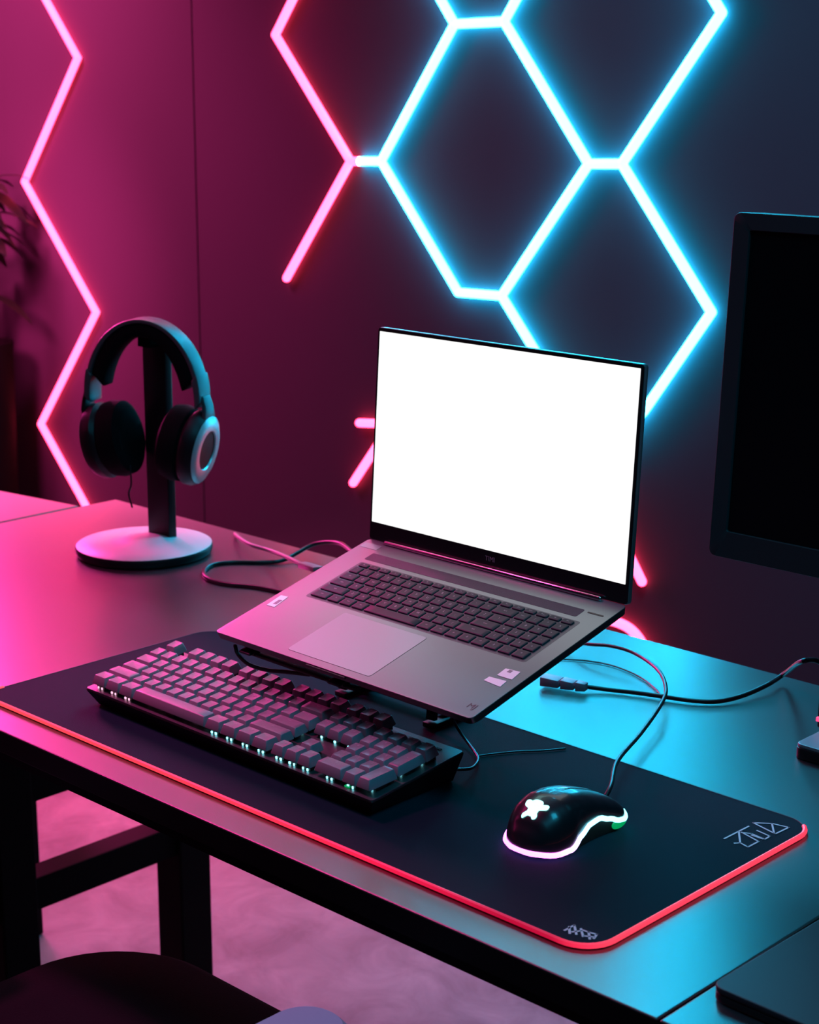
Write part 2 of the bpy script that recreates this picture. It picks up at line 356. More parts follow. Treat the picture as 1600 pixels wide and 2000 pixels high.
# ------------------------------------------------------------ key cap builder
def cap_mesh(mb, w, d, tw, td, h, dish, mcap, mleg, T, txt=None, tsz=.0042, r=.0014, tshift=0.0, toff=(0, .0025)):
    mb.use(mcap)
    def ring(W_, D_, z, dy=0, rr=None): return [(x, y+dy, z) for x, y in rrect(W_, D_, rr or r, 3)]
    rs = [ring(w, d, 0, r=None) if False else ring(w, d, 0), ring(w, d, h*.12), ring(tw+.0006, td+.0006, h-.0006, tshift), ring(tw-.0004, td-.0004, h, tshift)]
    steps = (.72, .42, .12)
    for k in steps: rs.append([(x*k, (y-tshift)*k+tshift, h-dish*(1-k*k)) for x, y, _ in rs[3]])
    mb.rings(rs, T, cap0=True)
    if txt:
        vs, fs = textgeo(txt, tsz if len(txt) == 1 else tsz*.55)
        mb.use(mleg); mb.add([(v.x+toff[0], v.y+toff[1]+tshift, h+.00012-dish*.35) for v in vs], fs, T)

# ------------------------------------------------------------ mechanical keyboard
KX, KY, KA = -1.498, 1.067, -.0099
KD = .1245; KZF, KZB = .0226-MZ, .0364-MZ
TILT = math.atan2(KZB-KZF, KD)
kr = empty('mechanical_keyboard', (KX, KY, MZ+.0006), (0, 0, KA), label='black full-size mechanical keyboard with lit keys lying on the mouse mat', cat='keyboard')
mb = MB()
ins = .010
bot = [(ins, ins*.9, 0), (.44-ins, ins*.9, 0), (.44-ins, KD-.004, 0), (ins, KD-.004, 0)]
mid = [(0, 0, KZF-.003), (.44, 0, KZF-.003), (.44, KD, KZB-.003), (0, KD, KZB-.003)]
top = [(.0003, .0003, KZF-.0012), (.4397, .0003, KZF-.0012), (.4397, KD, KZB-.0012), (.0003, KD, KZB-.0012)]
mb.rings([bot, mid, top]); mb.build('case', MT['kcase'], kr, bevel=.0006)
TK = Matrix.Translation((0, 0, KZF)) @ Matrix.Rotation(TILT, 4, 'X')
mb = MB(); mb.prism(rrect(.440, KD, .003, 3, .22, KD/2), -.0012, 0, TK); mb.build('top_plate', MT['kplate'], kr)
U = .01905; KOX, KOY = (.44-22.5*U)/2, .0035
rows = []  # (y index from front, x start, width, label, kind, height)
def row(y, items, x=0.0):
    for it in items:
        if isinstance(it, (int, float)): x += it; continue
        lab, wd, nm = (it+(None,))[:3] if isinstance(it, tuple) else (it, 1.0, None)
        rows.append((y, x, wd, lab, nm or 'key_cap', 1.0)); x += wd
row(5.25, ['Esc', 1, 'F1', 'F2', 'F3', 'F4', .5, 'F5', 'F6', 'F7', 'F8', .5, 'F9', 'F10', 'F11', 'F12', .25, 'Prt', 'Scr', 'Pau'])
row(4, list('`1234567890-=')+[('Back', 2, 'backspace_key'), .25, 'Ins', 'Hom', 'PgU', .25, 'Num', '/', '*', '-'])
row(3, [('Tab', 1.5, 'tab_key')]+list('QWERTYUIOP[]')+[('\\', 1.5), .25, 'Del', 'End', 'PgD', .25, '7', '8', '9'])
row(2, [('Caps', 1.75, 'caps_lock_key')]+list("ASDFGHJKL;'")+[('Enter', 2.25, 'enter_key'), .25+3+.25, '4', '5', '6'])
row(1, [('Shift', 2.25, 'shift_key')]+list('ZXCVBNM,./')+[('Shift', 2.75, 'shift_key'), .25+1, '↑', 1+.25, '1', '2', '3'])
row(0, [('Ctrl', 1.25), ('Win', 1.25), ('Alt', 1.25), ('', 6.25, 'space_bar'), ('Alt', 1.25), ('Fn', 1.25), ('M', 1.25), ('Ctrl', 1.25), .25, '←', '↓', '→', .25, ('0', 2, 'zero_key'), '.'])
rows.append((2.999, 21.5, 1, '+', 'plus_key', 2)); rows.append((.999, 21.5, 1, '', 'keypad_enter_key', 2))
prof = {0: (.0094, -.07), 1: (.0088, -.05), 2: (.0086, 0.0), 3: (.0090, .05), 4: (.0100, .09), 5.25: (.0100, .10)}
for (y, x, wd, lab, nm, hh) in rows:
    if hh == 2: cy = KOY+(round(y)-1+1.0)*U; y0_ = round(y)-1
    else: cy = KOY+(y+.5)*U; y0_ = y
    H_, an = prof[y0_]
    w_ = wd*U-.0011; d_ = hh*U-.0011
    T = TK @ Matrix.Translation((KOX+(x+wd/2)*U, cy, .0048)) @ Matrix.Rotation(an*.8, 4, 'X')
    mb = MB()
    cap_mesh(mb, w_, d_, w_-.0052, d_-.0046, H_, .0007 if nm != 'space_bar' else -.0006, MT['kcap'], MT['legend'], Matrix.Identity(4), txt=lab or None, tshift=.0006, toff=(0, .0032))
    o = mb.build(nm, None, kr, ang=50); o.matrix_local = T
# little LEDs under the caps, one per switch, in one lit board
mb = MB()
for (y, x, wd, lab, nm, hh) in rows:
    cx, cy = KOX+(x+wd/2)*U, KOY+((y+.5) if hh == 1 else round(y))*U
    pk = cx < .16
    mb.use(MT['ledpink'] if pk else MT['ledcyan'])
    if nm == 'space_bar': continue
    for dx in ((-.0032, .0030) if y == 0 else (0,)):
        mb.box((cx+dx, cy-.0068, .0014), (.0013+.0008*((int(x*7)+(dx > 0)) % 3)/2, .0012, .0022), TK)
mb.build('switch_lights', None, kr)
# switch stems
mb = MB()
for (y, x, wd, lab, nm, hh) in rows:
    cx, cy = KOX+(x+wd/2)*U, KOY+((y+.5) if hh == 1 else round(y))*U
    mb.box((cx, cy, .0035), (.0125, .0120, .0066), TK)
mb.build('switches', MT['kcase'], kr, smooth=False)
mb = MB()
mb.box((.018+KOX+18.6*U, KOY+5.85*U, .0001), (.0045, .0018, .0004), TK)
mb.use(MT['kcase']); mb.box((KOX+20.4*U, KOY+5.8*U, .0003), (.0065, .0026, .0006), TK); mb.box((KOX+21.6*U, KOY+5.8*U, .0003), (.0065, .0026, .0006), TK); mb.box((KOX+19.2*U, KOY+5.8*U, .0003), (.0040, .0018, .0006), TK)
mb.v = mb.v[8:]; mb.f = [[i-8 for i in f] for f in mb.f[6:]]; mb.m = mb.m[6:]
mb.build('indicator', None, kr)
mb = MB(); mb.use(MT['green']); mb.box((.402, .006, .0008), (.0060, .0026, .0012), TK); mb.build('green_indicator', None, kr)

# ------------------------------------------------------------ laptop
LO = Vector((-1.3641, 1.1374, .1005)); LYAW, LPIT, LW, LD, LANG, LH = -.0219, .2569, .367, .2327, 1.5093, .2389
lap = empty('laptop', LO, (0, 0, LYAW), label='open silver-grey laptop with a blank white screen, raised on a folding stand', cat='laptop')
TD = Matrix.Rotation(LPIT, 4, 'X')                          # deck frame
def LB(mb, name, m=None, **k):
    o = mb.build(name, m, lap, **k); o.matrix_local = TD; return o
mb = MB(); mb.use(MT['lside'])
mb.rings([[(x, y, -.0125) for x, y in rrect(LW-.012, LD-.014, .008, 5, LW/2, LD/2+.001)], [(x, y, -.0075) for x, y in rrect(LW-.001, LD-.002, .006, 5, LW/2, LD/2)],
          [(x, y, -.0008) for x, y in rrect(LW, LD, .005, 5, LW/2, LD/2)]])
LB(mb, 'base', None, ang=25)
mb = MB(); mb.rings([[(x, y, -.0008) for x, y in rrect(LW, LD, .005, 5, LW/2, LD/2)], [(x, y, -.0001) for x, y in rrect(LW-.0004, LD-.0004, .005, 5, LW/2, LD/2)],
          [(x, y, 0) for x, y in rrect(LW-.0014, LD-.0014, .0045, 5, LW/2, LD/2)]])
LB(mb, 'deck', MT['lalum'], ang=25)
mb = MB(); mb.prism(rrect(.1206, .0836, .004, 4, .164, .0515), 0, .00012); LB(mb, 'touchpad_gap', MT['lside'])
mb = MB(); mb.prism(rrect(.1200, .0830, .0036, 4, .164, .0515), 0, .00030); LB(mb, 'touchpad', MT['lpad'])
mb = MB(); mb.box((.172, -.0004, -.0022), (.056, .0022, .0020)); LB(mb, 'opening_notch', MT['lside'])
mb = MB(); mb.prism(rrect(.312, .0860, .003, 3, .190, .1432), 0, .0001); LB(mb, 'keyboard_well', MT['lwell'])
# laptop keys
LX0, LX1, LY0, LY1 = .0375, .3420, .1030, .1845
lu = (LX1-LX0)/18.8; lv = .01445
lrows = []
def lrow(yi, h, items):
    x = 0
    for it in items:
        if isinstance(it, (int, float)): x += it; continue
        lab, wd, nm = (it+(None,))[:3] if isinstance(it, tuple) else (it, 1.0, None)
        lrows.append((x, wd, yi, h, lab, nm or 'key')); x += wd
lrow(0, 1, [('Ctrl', 1.6), ('Fn', 1.15), ('Win', 1.15), ('Alt', 1.15), ('', 4.75, 'space_bar'), ('Alt', 1.2), ('Ctrl', 1.2), ('←', 1.1), ('↓', 1.1), ('→', 1.1), ('0', 1.1), ('.', 1.1), ('=', 1.1)])
lrow(1, 1, [('Shift', 2.3, 'shift_key')]+[(c, 1.0) for c in 'ZXCVBNM,./']+[('Shift', 2.5, 'shift_key')]+[(c, 1.0) for c in '123']+[('+', 1.0)])
lrow(2, 1, [('Caps', 1.75, 'caps_lock_key')]+[(c, 1.0) for c in "ASDFGHJKL;'"]+[('Enter', 2.05, 'enter_key')]+[(c, 1.0) for c in '456']+[('-', 1.0)])
lrow(3, 1, [('Tab', 1.45, 'tab_key')]+[(c, 1.0) for c in 'QWERTYUIOP[]']+[('\\', 1.35)]+[(c, 1.0) for c in '789']+[('*', 1.0)])
lrow(4, 1, [('`', .95)]+[(c, 1.0) for c in '1234567890-=']+[('Back', 1.85, 'backspace_key')]+[('Num', 1.0), ('/', 1.0), ('^', 1.0), ('%', 1.0)])
lrow(5, .62, [(t, 18.8/19) for t in ['Esc']+['F%d' % k for k in range(1, 13)]+['Prt', 'Del', 'Hom', 'End', 'Up', 'Dn']])
for (x, wd, yi, h, lab, nm) in lrows:
    w_ = wd*lu-.0022; d_ = lv*h-.0020
    mb = MB(); cap_mesh(mb, w_, d_, w_-.0004, d_-.0004, .0016, .0001, MT['lkey'], MT['legend'], Matrix.Identity(4), txt=lab or None, tsz=.0042, r=.0012 if h == 1 else .0020, toff=(0, .0006))
    o = mb.build(nm, None, lap, ang=50)
    o.matrix_local = TD @ Matrix.Translation((LX0+(x+wd/2)*lu, LY0+yi*lv+lv*h/2, .0001))
mb = MB(); mb.prism(rrect(.302, .0150, .002, 3, .183, .2000), 0, .0002); LB(mb, 'speaker_grille', MT['lgrill'])
mb = MB(); mb.prism(rrect(.020, .0022, .001, 3, .349, .205), 0, .0003); LB(mb, 'indicator_slot', MT['lside'])
mb = MB(); mb.prism(rrect(.026, .010, .001, 3, .0165, .2190), 0, .0002); LB(mb, 'hinge_cover', MT['lpad'])
def sticker(pxs, ink):
    iv = (Matrix.Translation(LO) @ Matrix.Rotation(LYAW, 4, 'Z') @ TD).inverted()
    c0 = iv @ Vector((0, 0, CAMH)); out = []
    for p in pxs:
        d = iv.to_3x3() @ ray(*p); q = c0+d*((-c0.z)/d.z); out.append(q)
    return out
def stk(x0, x1, y0, y1, sk, ink=None):
    mb = MB(); mb.prism([(x0, y0), (x1, y0), (x1+sk, y1), (x0+sk, y1)], .0, .0004); LB(mb, 'sticker', MT['sticker'])
    if ink:
        mb = MB(); a, b, c, d = ink; mb.prism([(a, c), (b, c), (b, d), (a, d)], .0004, .0005); LB(mb, 'sticker_print', MT['stickerink'])
for poly, ink in (([(521, 1182), (549, 1163), (563, 1166), (536, 1186)], [(533, 1180), (545, 1172), (552, 1173), (540, 1181)]),
                  ([(945, 1329), (956, 1322), (990, 1331), (977, 1342)], None),
                  ([(971, 1319), (988, 1306), (1017, 1313), (1000, 1328)], [(990, 1313), (996, 1309), (1003, 1311), (997, 1315)])):
    q = sticker(poly, None); mb = MB(); mb.prism([(p.x, p.y) for p in q], .0, .0004); st = LB(mb, 'sticker', MT['sticker'])
    if ink:
        q = sticker(ink, None); mb = MB(); mb.prism([(p.x, p.y) for p in q], .0004, .00055); o = mb.build('sticker_print', MT['stickerink'], st)
mb = MB(); vs, fs = textgeo('MJ', .0105); mb.add([(v.x+.3535, v.y+.0165, .0002) for v in vs], fs); LB(mb, 'corner_logo', MT['logoink'])
# lid
hinge = TD @ Vector((0, LD, 0))
TS = Matrix.Translation(hinge) @ Matrix.Rotation(LANG-PI/2, 4, 'X') @ Matrix.Rotation(0, 4, 'Z')
# lid frame: x right, z up along the lid, -y towards the viewer
def LS(mb, name, m=None, **k):
    o = mb.build(name, m, lap, **k); o.matrix_local = TS; return o
def plate(mb, out, y0, y1): mb.rings([[(x, y0, z) for x, z in out], [(x, y1, z) for x, z in out]])
ld = rrect(LW, LH, .004, 4, LW/2, LH/2)
mb = MB(); mb.use(MT['lalum']); plate(mb, ld, .0010, .0068); lid = LS(mb, 'lid', None, bevel=.0006)
mb = MB(); plate(mb, rrect(LW-.001, LH-.001, .0036, 4, LW/2, LH/2), -.0002, .0010); LS(mb, 'bezel', MT['bezel'])
mb = MB(); plate(mb, rrect(.3598, .2140, .0006, 2, .1832, .1276), -.0006, -.0002); LS(mb, 'screen', MT['screen'])
mb = MB(); vs, fs = textgeo('TIMI', .0075); mb.add([(v.x+.1835, -.0004, v.y+.0115) for v in vs], fs); LS(mb, 'bezel_logo', MT['stickerink'])
mb = MB(); mb.tube([(.03, -.0035, .0010), (.335, -.0035, .0010)], .0026, 14); LS(mb, 'hinge', MT['hinge'])

# ------------------------------------------------------------ folding laptop stand
sr_ = empty('laptop_stand', (-1.185, 1.27, MZ), label='black folding laptop stand under the raised laptop', cat='laptop stand')
iv = Matrix.Translation((1.185, -1.27, -MZ))
TLd = Matrix.Translation(LO) @ Matrix.Rotation(LYAW, 4, 'Z') @ TD
def dk(x, y, z=-.0165): return iv @ TLd @ Vector((x, y, z))
def gr(x, y, z=.004): return iv @ Vector((x, y, z))
def bar(a, b, wd, th, name):
    d = (b-a); L = d.length; q = d.to_track_quat('X', 'Z').to_matrix().to_4x4(); q.translation = (a+b)/2
    mb = MB(); mb.box((0, 0, 0), (L, wd, th), q); return mb.build(name, MT['kcase'], sr_, bevel=.0015)
for sx in (.045, .180):
    bar(dk(sx, .004), dk(sx, .215), .016, .006, 'top_arm')
    bar(dk(sx, -.002, -.0145), dk(sx, .010, -.0145), .018, .003, 'front_lip')
bk = [TLd @ Vector((sx, .205, -.0165)) for sx in (.045, .180)]
ft = [TLd @ Vector((sx, .012, -.0165)) for sx in (.045, .180)]
yb = bk[0].y
zt = -.0155
for k, sx in enumerate((.045, .180)):
    bar(dk(sx, .150, -.022), gr(bk[k].x, bk[k].y-.062, MZ+.009), .012, .006, 'strut')
    bar(dk(sx, .080, -.022), gr(bk[k].x, bk[k].y-.008, MZ+.009), .010, .005, 'strut')
    bar(gr(bk[k].x, bk[k].y-.068, MZ+.004), gr(bk[k].x, bk[k].y+.004, MZ+.004), .016, .006, 'foot')
bar(dk(.045, .105, -.0225), dk(.180, .105, -.0225), .016, .004, 'crossbar')
bar(dk(.030, .012, -.0215), dk(.200, .012, -.0215), .010, .004, 'crossbar')
bar(gr(bk[0].x, bk[0].y-.035, MZ+.011), gr(bk[1].x, bk[1].y-.035, MZ+.011), .018, .005, 'crossbar')
mb = MB(); mb.tube(spline([dk(.024, .004, -.014), dk(.030, .001, -.021), dk(.046, .000, -.028), dk(.072, .002, -.029), dk(.100, .006, -.026), dk(.13, .010, -.023)], 6), .0022, 8); mb.build('front_hook', MT['kcase'], sr_)

# ------------------------------------------------------------ cables
def cable(name, pts, r, label, m=None, group=None, n=8):
    mb = MB(); mb.tube(spline(pts, n), r, 10); o = mb.build(name, m or MT['rubber']); return tag(o, label, 'cable', group)
def ctop(lst): return [atz(x, y, z) for x, y, z in lst]

# ------------------------------------------------------------ mouse
MOX, MOY, MOA = -.912, 1.158, 0.0
mo = empty('gaming_mouse', (MOX, MOY, MZ+.0006), (0, 0, MOA), label='black gaming mouse with a glowing logo and light strip on the mouse mat', cat='mouse')
ML, MWD = .118, .0325
def mw(t):
    e = min(1, t/.33); f_ = min(1, (1-t)/.16)
    base = MWD*(1.0-.12*math.sin(PI*min(1, max(0, (t-.3)/.6))))
    return base*math.sqrt(max(.0, 1-(1-e)**2.2))**1.0*(1-(1-f_)**2.6*.35)+.0015
def mh(t):
    pts = [(0, .010), (.04, .021), (.10, .0315), (.2, .0410), (.32, .0452), (.45, .0450), (.6, .0412), (.75, .0350), (.9, .0280), (1, .0200)]
    for (a, p), (b, q) in zip(pts[:-1], pts[1:]):
        if t <= b: k = (t-a)/(b-a); k = k*k*(3-2*k) if a < .05 else k; return p+(q-p)*k
    return pts[-1][1]
def mlow(t):
    pts = [(0, .0055), (.12, .0045), (.25, .0065), (.38, .0150), (.5, .0205), (.62, .0215), (.74, .0170), (.84, .0125), (.92, .0115), (1, .0125)]
    for (a, p), (b, q) in zip(pts[:-1], pts[1:]):
        if t <= b: k = (t-a)/(b-a); k = k*k*(3-2*k); return p+(q-p)*k
    return pts[-1][1]
def msurf(t, a, off=0.0):
    W_, H_, Z0 = mw(t), mh(t), mlow(t)
    c, s_ = math.cos(a), math.sin(a)
    x = (W_+off)*math.copysign(abs(c)**.80, c); z = Z0+(H_+off-Z0)*abs(s_)**.80
    return Vector((x, -ML/2+ML*t, z))
NT, NA = 34, 28
rs = []
for i in range(NT+1):
    t = (i/NT)**1.35
    rs.append([msurf(t, PI*j/NA) for j in range(NA+1)])
mb = MB(); mb.rings(rs, closed=False, cap0=False, cap1=False)
mb.add(rs[0], [tuple(range(NA+1))]); mb.add(rs[-1], [tuple(range(NA, -1, -1))])
mb.build('shell', MT['mouse'], mo, ang=60)
mb = MB(); rs2 = []
ts = [(i/24) for i in range(25)]
side = [(mw(t)*.90, -ML/2+ML*(.03+.94*t)) for t in ts]
outl = side+[(-x, y) for x, y in reversed(side)]
zs = [mlow(t)-.0005 for t in ts]; zs = zs+zs[::-1]
mb.rings([[(x*.96, y, 0) for x, y in outl], [(x, y, z*.98) for (x, y), z in zip(outl, zs)]])
mb.build('underside', MT['mouselow'], mo)
strip = emis_ramp('mouse_led_strip', 1, [(-.062, (1.0, .17, 1.0)), (-.042, (1.0, .19, 1.0)), (-.026, (.75, .40, 1.0)), (-.010, (.22, .75, 1.0)), (.06, (.18, .85, .90))], 4.6)
P2 = [msurf(t, 0, .0006) for t in [1-.97*k/30 for k in range(31)]]
P3 = [msurf(t, PI, .0006) for t in [.03+.50*k/20 for k in range(21)]]
rear = [Vector((P2[-1].x*c+0, -ML/2+ML*.03-.0035*math.sqrt(max(0, 1-c*c)), P2[-1].z)) for c in (.7, .3, -.3, -.7)]
mb = MB(); mb.tube([Vector((p.x, p.y, p.z-.0008)) for p in P2+rear+P3], .0024, 8); mb.build('light_strip', strip, mo)
mb = MB()
def caps2(a, b, r):
    N = 10; pts = []
    a, b = Vector(a), Vector(b); d = (b-a).normalized(); n = Vector((-d.y, d.x))
    for k in range(N+1):
        q = -PI/2+PI*k/N; pts.append(b+(d*math.cos(q)+n*math.sin(q))*r)
    for k in range(N+1):
        q = PI/2+PI*k/N; pts.append(a+(d*math.cos(q)+n*math.sin(q))*r)
    vs = []
    for p in pts+[(a+b)/2]:
        t = .155+p.y; ang = PI/2-p.x*3.4
        vs.append(msurf(t, ang, .0009))
    mb.add(vs, [(k, (k+1) % len(pts), len(pts)) for k in range(len(pts))])
for a, b, r in (((0, -.015), (0, .040), .036), ((0, .01), (-.060, .030), .026), ((0, .01), (.072, .040), .021), ((-.01, -.02), (-.050, -.055), .018), ((.01, -.02), (.035, -.045), .020)):
    caps2(a, b, r)
mb.build('glowing_logo', MT['logoled'], mo)
mb = MB(); mb.lathe([(.001, -.0035), (.0085, -.0035), (.0095, -.002), (.0095, .002), (.0085, .0035), (.001, .0035)], 24, Matrix.Translation((0, ML*.28, .0205)) @ Matrix.Rotation(PI/2, 4, 'Y'))
mb.build('scroll_wheel', MT['mouselow'], mo)
mb = MB(); mb.tube([msurf(t, PI/2, .0001)+Vector((0, 0, -.0003)) for t in [.52+.47*k/12 for k in range(13)]], .0006, 6); mb.build('button_seam', MT['mouselow'], mo)
mb = MB(); mb.lathe([(.0005, -.001), (.009, -.001), (.010, 0), (.009, .001), (.0005, .001)], 24, Matrix.Translation((.0290, .046, .0060)) @ Matrix.Rotation(PI/2, 4, 'Y') @ Matrix.Diagonal((.55, 1.1, 1, 1)))
mb.build('green_glow', MT['green'], mo)  # added glowing disc in place of the green patch of light on the mat
mM = Matrix.Translation((MOX, MOY, MZ)) @ Matrix.Rotation(MOA, 4, 'Z')
c0 = mM @ Vector((0, ML/2-.004, .0115)); c1 = mM @ Vector((-.006, ML/2+.020, .022))
cable('mouse_cable', [c0, c1]+ctop([(1206, 1487, .022), (1252, 1432, .016), (1290, 1378, .018), (1301, 1345, .020), (1285, 1308, .022), (1240, 1276, .022), (1195, 1262, .022), (1150, 1258, .018), (1080, 1250, .006), (1010, 1245, .004)]), .0022,
      'dark mouse cable looping from the mouse up behind the laptop')

# right side cable with connector
cr = empty('usb_cable', (0, 0, 0), label='thick dark cable with a square plug running right of the laptop to the frame edge', cat='cable')
pts = ctop([(1146, 1341, .006), (1190, 1347, .004), (1245, 1353, .004), (1300, 1361, .004), (1350, 1368, .004), (1400, 1370, .004), (1450, 1359, .006), (1500, 1337, .010), (1535, 1314, .018)])+[aty(1562, 1294, 1.50), aty(1590, 1289, 1.515), aty(1612, 1300, 1.53)]
mb = MB(); mb.tube(spline(pts, 8), .0027, 10); mb.build('cord', MT['rubber'], cr)
a, b = atz(1060, 1327, .008), atz(1146, 1342, .008)
def along(mb, a, b, w0, w1, h_):
    d = b-a; L = d.length; q = d.to_track_quat('X', 'Z').to_matrix().to_4x4(); q.translation = (a+b)/2
    mb.rings([[(-L/2, -w0, -h_), (-L/2, w0, -h_), (-L/2, w0, h_), (-L/2, -w0, h_)], [(L/2, -w1, -h_*.8), (L/2, w1, -h_*.8), (L/2, w1, h_*.8), (L/2, -w1, h_*.8)]], q)
for f0, f1, w0, w1 in ((0, .42, .0085, .0085), (.45, .75, .0075, .0070), (.78, 1.0, .0062, .0045)):
    mb = MB(); along(mb, a.lerp(b, f0), a.lerp(b, f1), w0, w1, .0055); mb.build('plug', MT['plug'], cr, bevel=.0012)
cable('cable_reflection', ctop([(1096, 1287, .0015), (1150, 1291, .0015), (1200, 1301, .0015), (1250, 1322, .0015), (1285, 1350, .0015), (1297, 1372, .0015)]), .0010, 'very thin dark strand standing in for the mouse cable reflection on the desk')  # reflection of the mouse cable in the desk, modelled as a dark strand
# left cables
cp = empty('charging_cable', (0, 0, 0), label='light cable with a plug running from the laptop left side to the desk back edge', cat='cable')
pts = ctop([(459, 1043, .004), (470, 1052, .010), (490, 1064, .014), (530, 1076, .018), (560, 1088, .030), (592, 1104, .046)])
mb = MB(); mb.tube(spline(pts, 8), .0030, 10); mb.build('cord', MT['pinkrub'], cp)
a, b = atz(590, 1103, .046), atz(622, 1112, .060)
mb = MB(); along(mb, a, b, .006, .007, .004); mb.build('plug', MT['pinkrub'], cp, bevel=.001)
cable('looped_cable', ctop([(560, 1158, .003), (500, 1146, .003), (440, 1140, .003), (408, 1131, .003), (398, 1118, .003), (412, 1104, .003), (450, 1098, .003), (510, 1098, .003), (550, 1095, .004), (580, 1080, .010), (610, 1064, .018), (640, 1059, .026), (665, 1062, .032), (683, 1074, .036), (700, 1090, .036)]), .0031,
      'black cable looping over the desk left of the laptop')
kend = Matrix.Translation((KX, KY, MZ)) @ Matrix.Rotation(KA, 4, 'Z') @ Vector((.425, KD-.002, .010))
cable('keyboard_cable', [kend]+ctop([(915, 1502, .012), (928, 1495, .010), (934, 1482, .008), (927, 1468, .008), (912, 1448, .010), (895, 1424, .018), (884, 1403, .03), (876, 1380, .03)]), .0016, 'thin grey keyboard cable rising behind the keyboard to the laptop')
cable('thin_wire', ctop([(932, 1477, .0055), (960, 1473, .0055), (1010, 1468, .0055), (1060, 1466, .0055), (1104, 1462, .0055)]), .0009, 'very thin dark wire lying across the mouse mat behind the keyboard')

# ------------------------------------------------------------ headphone stand + headphones
HX, HY = -1.974, 1.548
hs = empty('headphone_stand', (HX, HY, 0), label='headphone stand with a black post on a round white base', cat='headphone stand')
hs.location = (-1.966, 1.512, 0)
mb = MB(); mb.lathe([(.086, .0005), (.096, .002), (.0980, .006), (.0980, .0125), (.0970, .0138)], 72); mb.build('base_rim', MT['hblack'], hs)
mb = MB(); mb.lathe([(.0970, .0138), (.0960, .0146), (.060, .0165), (.030, .0200), (.024, .0225), (.001, .0228)], 72); mb.build('base_plate', MT['white'], hs)
px_, py_ = HX-(-1.966), HY+.004-1.512
mb = MB(); mb.prism(rrect(.050, .014, .002, 3, px_, py_), .018, .3020); mb.build('post', MT['hblack'], hs)
mb = MB(); mb.prism(rrect(.026, .034, .003, 3, px_+.004, py_-.011), .296, .3110); mb.build('cradle', MT['hleather'], hs, bevel=.002)
mb = MB(); vs, fs = textgeo('G', .012); mb.add([(v.x*1.1-.024, v.y-.050, .0172+.0008) for v in vs], fs); 
mb2 = MB(); lq = atz(283, 1059, .018)-Vector((-1.966, 1.512, 0))
for a_, b_, c_ in ((-.010, 0, 1), (.0, .0, 1)):
    mb2.tube([(lq.x+a_*.7+.0045*math.cos(q), lq.y+.7*a_+.0045*math.sin(q), .0186) for q in [k*.35 for k in range(2, 17)]], .0005, 6)
mb2.build('base_logo', MT['stickerink'], hs)
HA = .42
hp = empty('headphones', (HX+.013, HY-.026, .004), (0, 0, HA), label='black over-ear headphones with a silver ring hanging on the white-based stand', cat='headphones')
RX, ZT, ZE = .0900, .3345, .238
def arc(off, k0, k1, n=28):
    out = []
    for i in range(n+1):
        a = k0+(k1-k0)*i/n
        out.append((math.cos(a)*(RX-off), (ZT-off)-(ZT-.226)*(1-math.sin(a))*1.0))
    return out
def bandmesh(o0, o1, wd, k0, k1, n=28):
    mb = MB(); A_, B_ = arc(o0, k0, k1, n), arc(o1, k0, k1, n); rs = []
    for (ax, az), (bx, bz) in zip(A_, B_):
        rs.append([(ax, -wd/2, az), (ax, wd/2, az), (bx, wd/2, bz), (bx, -wd/2, bz)])
    mb.rings(rs); return mb
bandmesh(0, .006, .034, .22, PI-.22).build('headband', MT['hshell'], hp, bevel=.0025)
bandmesh(.0062, .0255, .032, .32, PI-.32).build('headband_padding', MT['hleather'], hp, bevel=.004)
for s_ in (1, -1):
    k = (.22, -.06) if s_ == 1 else (PI-.22, PI+.06)
    bandmesh(-.001, .008, .037, k[0]+(.10 if s_ == 1 else -.10), k[1], 6).build('band_end', MT['hshell'], hp, bevel=.002)
    mb = MB(); T = Matrix.Translation((.071 if s_ == 1 else -.067, 0, .156)) @ Matrix.Rotation(s_*.20, 4, 'Y') @ Matrix.Rotation(s_*PI/2, 4, 'Y') @ Matrix.Rotation(0, 4, 'Z')
    SC = Matrix.Diagonal((1.16, 1.0, 1, 1))
    lt_ = lambda name, prof_, m: (lambda q: (q.lathe(prof_, 44, T @ SC), q.build(name, m, hp))[1])(MB())
    lt_('ear_cushion', [(.020, -.040), (.036, -.042), (.045, -.036), (.0480, -.022), (.046, -.009), (.040, -.006), (.01, -.006)], MT['hleather'])
    cup = lt_('ear_cup', [(.01, -.006), (.043, -.006), (.0475, .000), (.0470, .010), (.043, .018), (.034, .020), (.001, .020)], MT['hblack'])
    lt_('outer_ring', [(.0235, .0190), (.025, .0225), (.036, .0222), (.0425, .0185), (.0405, .0160), (.0235, .0160)], MT['hring'])
    lt_('ring_centre', [(.001, .0120), (.0205, .0145), (.0235, .0205), (.0240, .0160), (.001, .0100)], MT['hleather'])
    # yoke
    mb = MB(); y_ = [Vector((s_*(.0905), 0, .230)), Vector((s_*.0945, 0, .216)), Vector((s_*.0955, 0, .200)), Vector((s_*.090, 0, .184))]
    rs = []
    for i, p in enumerate(y_):
        wv = (.011, .013, .016, .017)[i]; rs.append([(p.x-s_*.003, -wv, p.z), (p.x+s_*.003, -wv, p.z), (p.x+s_*.003, wv, p.z), (p.x-s_*.003, wv, p.z)])
    mb.rings(rs); mb.build('yoke', MT['hshell'] if s_ == 1 else MT['hblack'], hp, bevel=.0015)
cz = [Vector((-.020, -.02, .125)), Vector((-.018, -.022, .10)), Vector((-.022, -.023, .085)), Vector((-.018, -.022, .066))]
mb = MB(); mb.tube(spline(cz, 6), .0014, 8); mb.build('cord', MT['rubber'], hp)

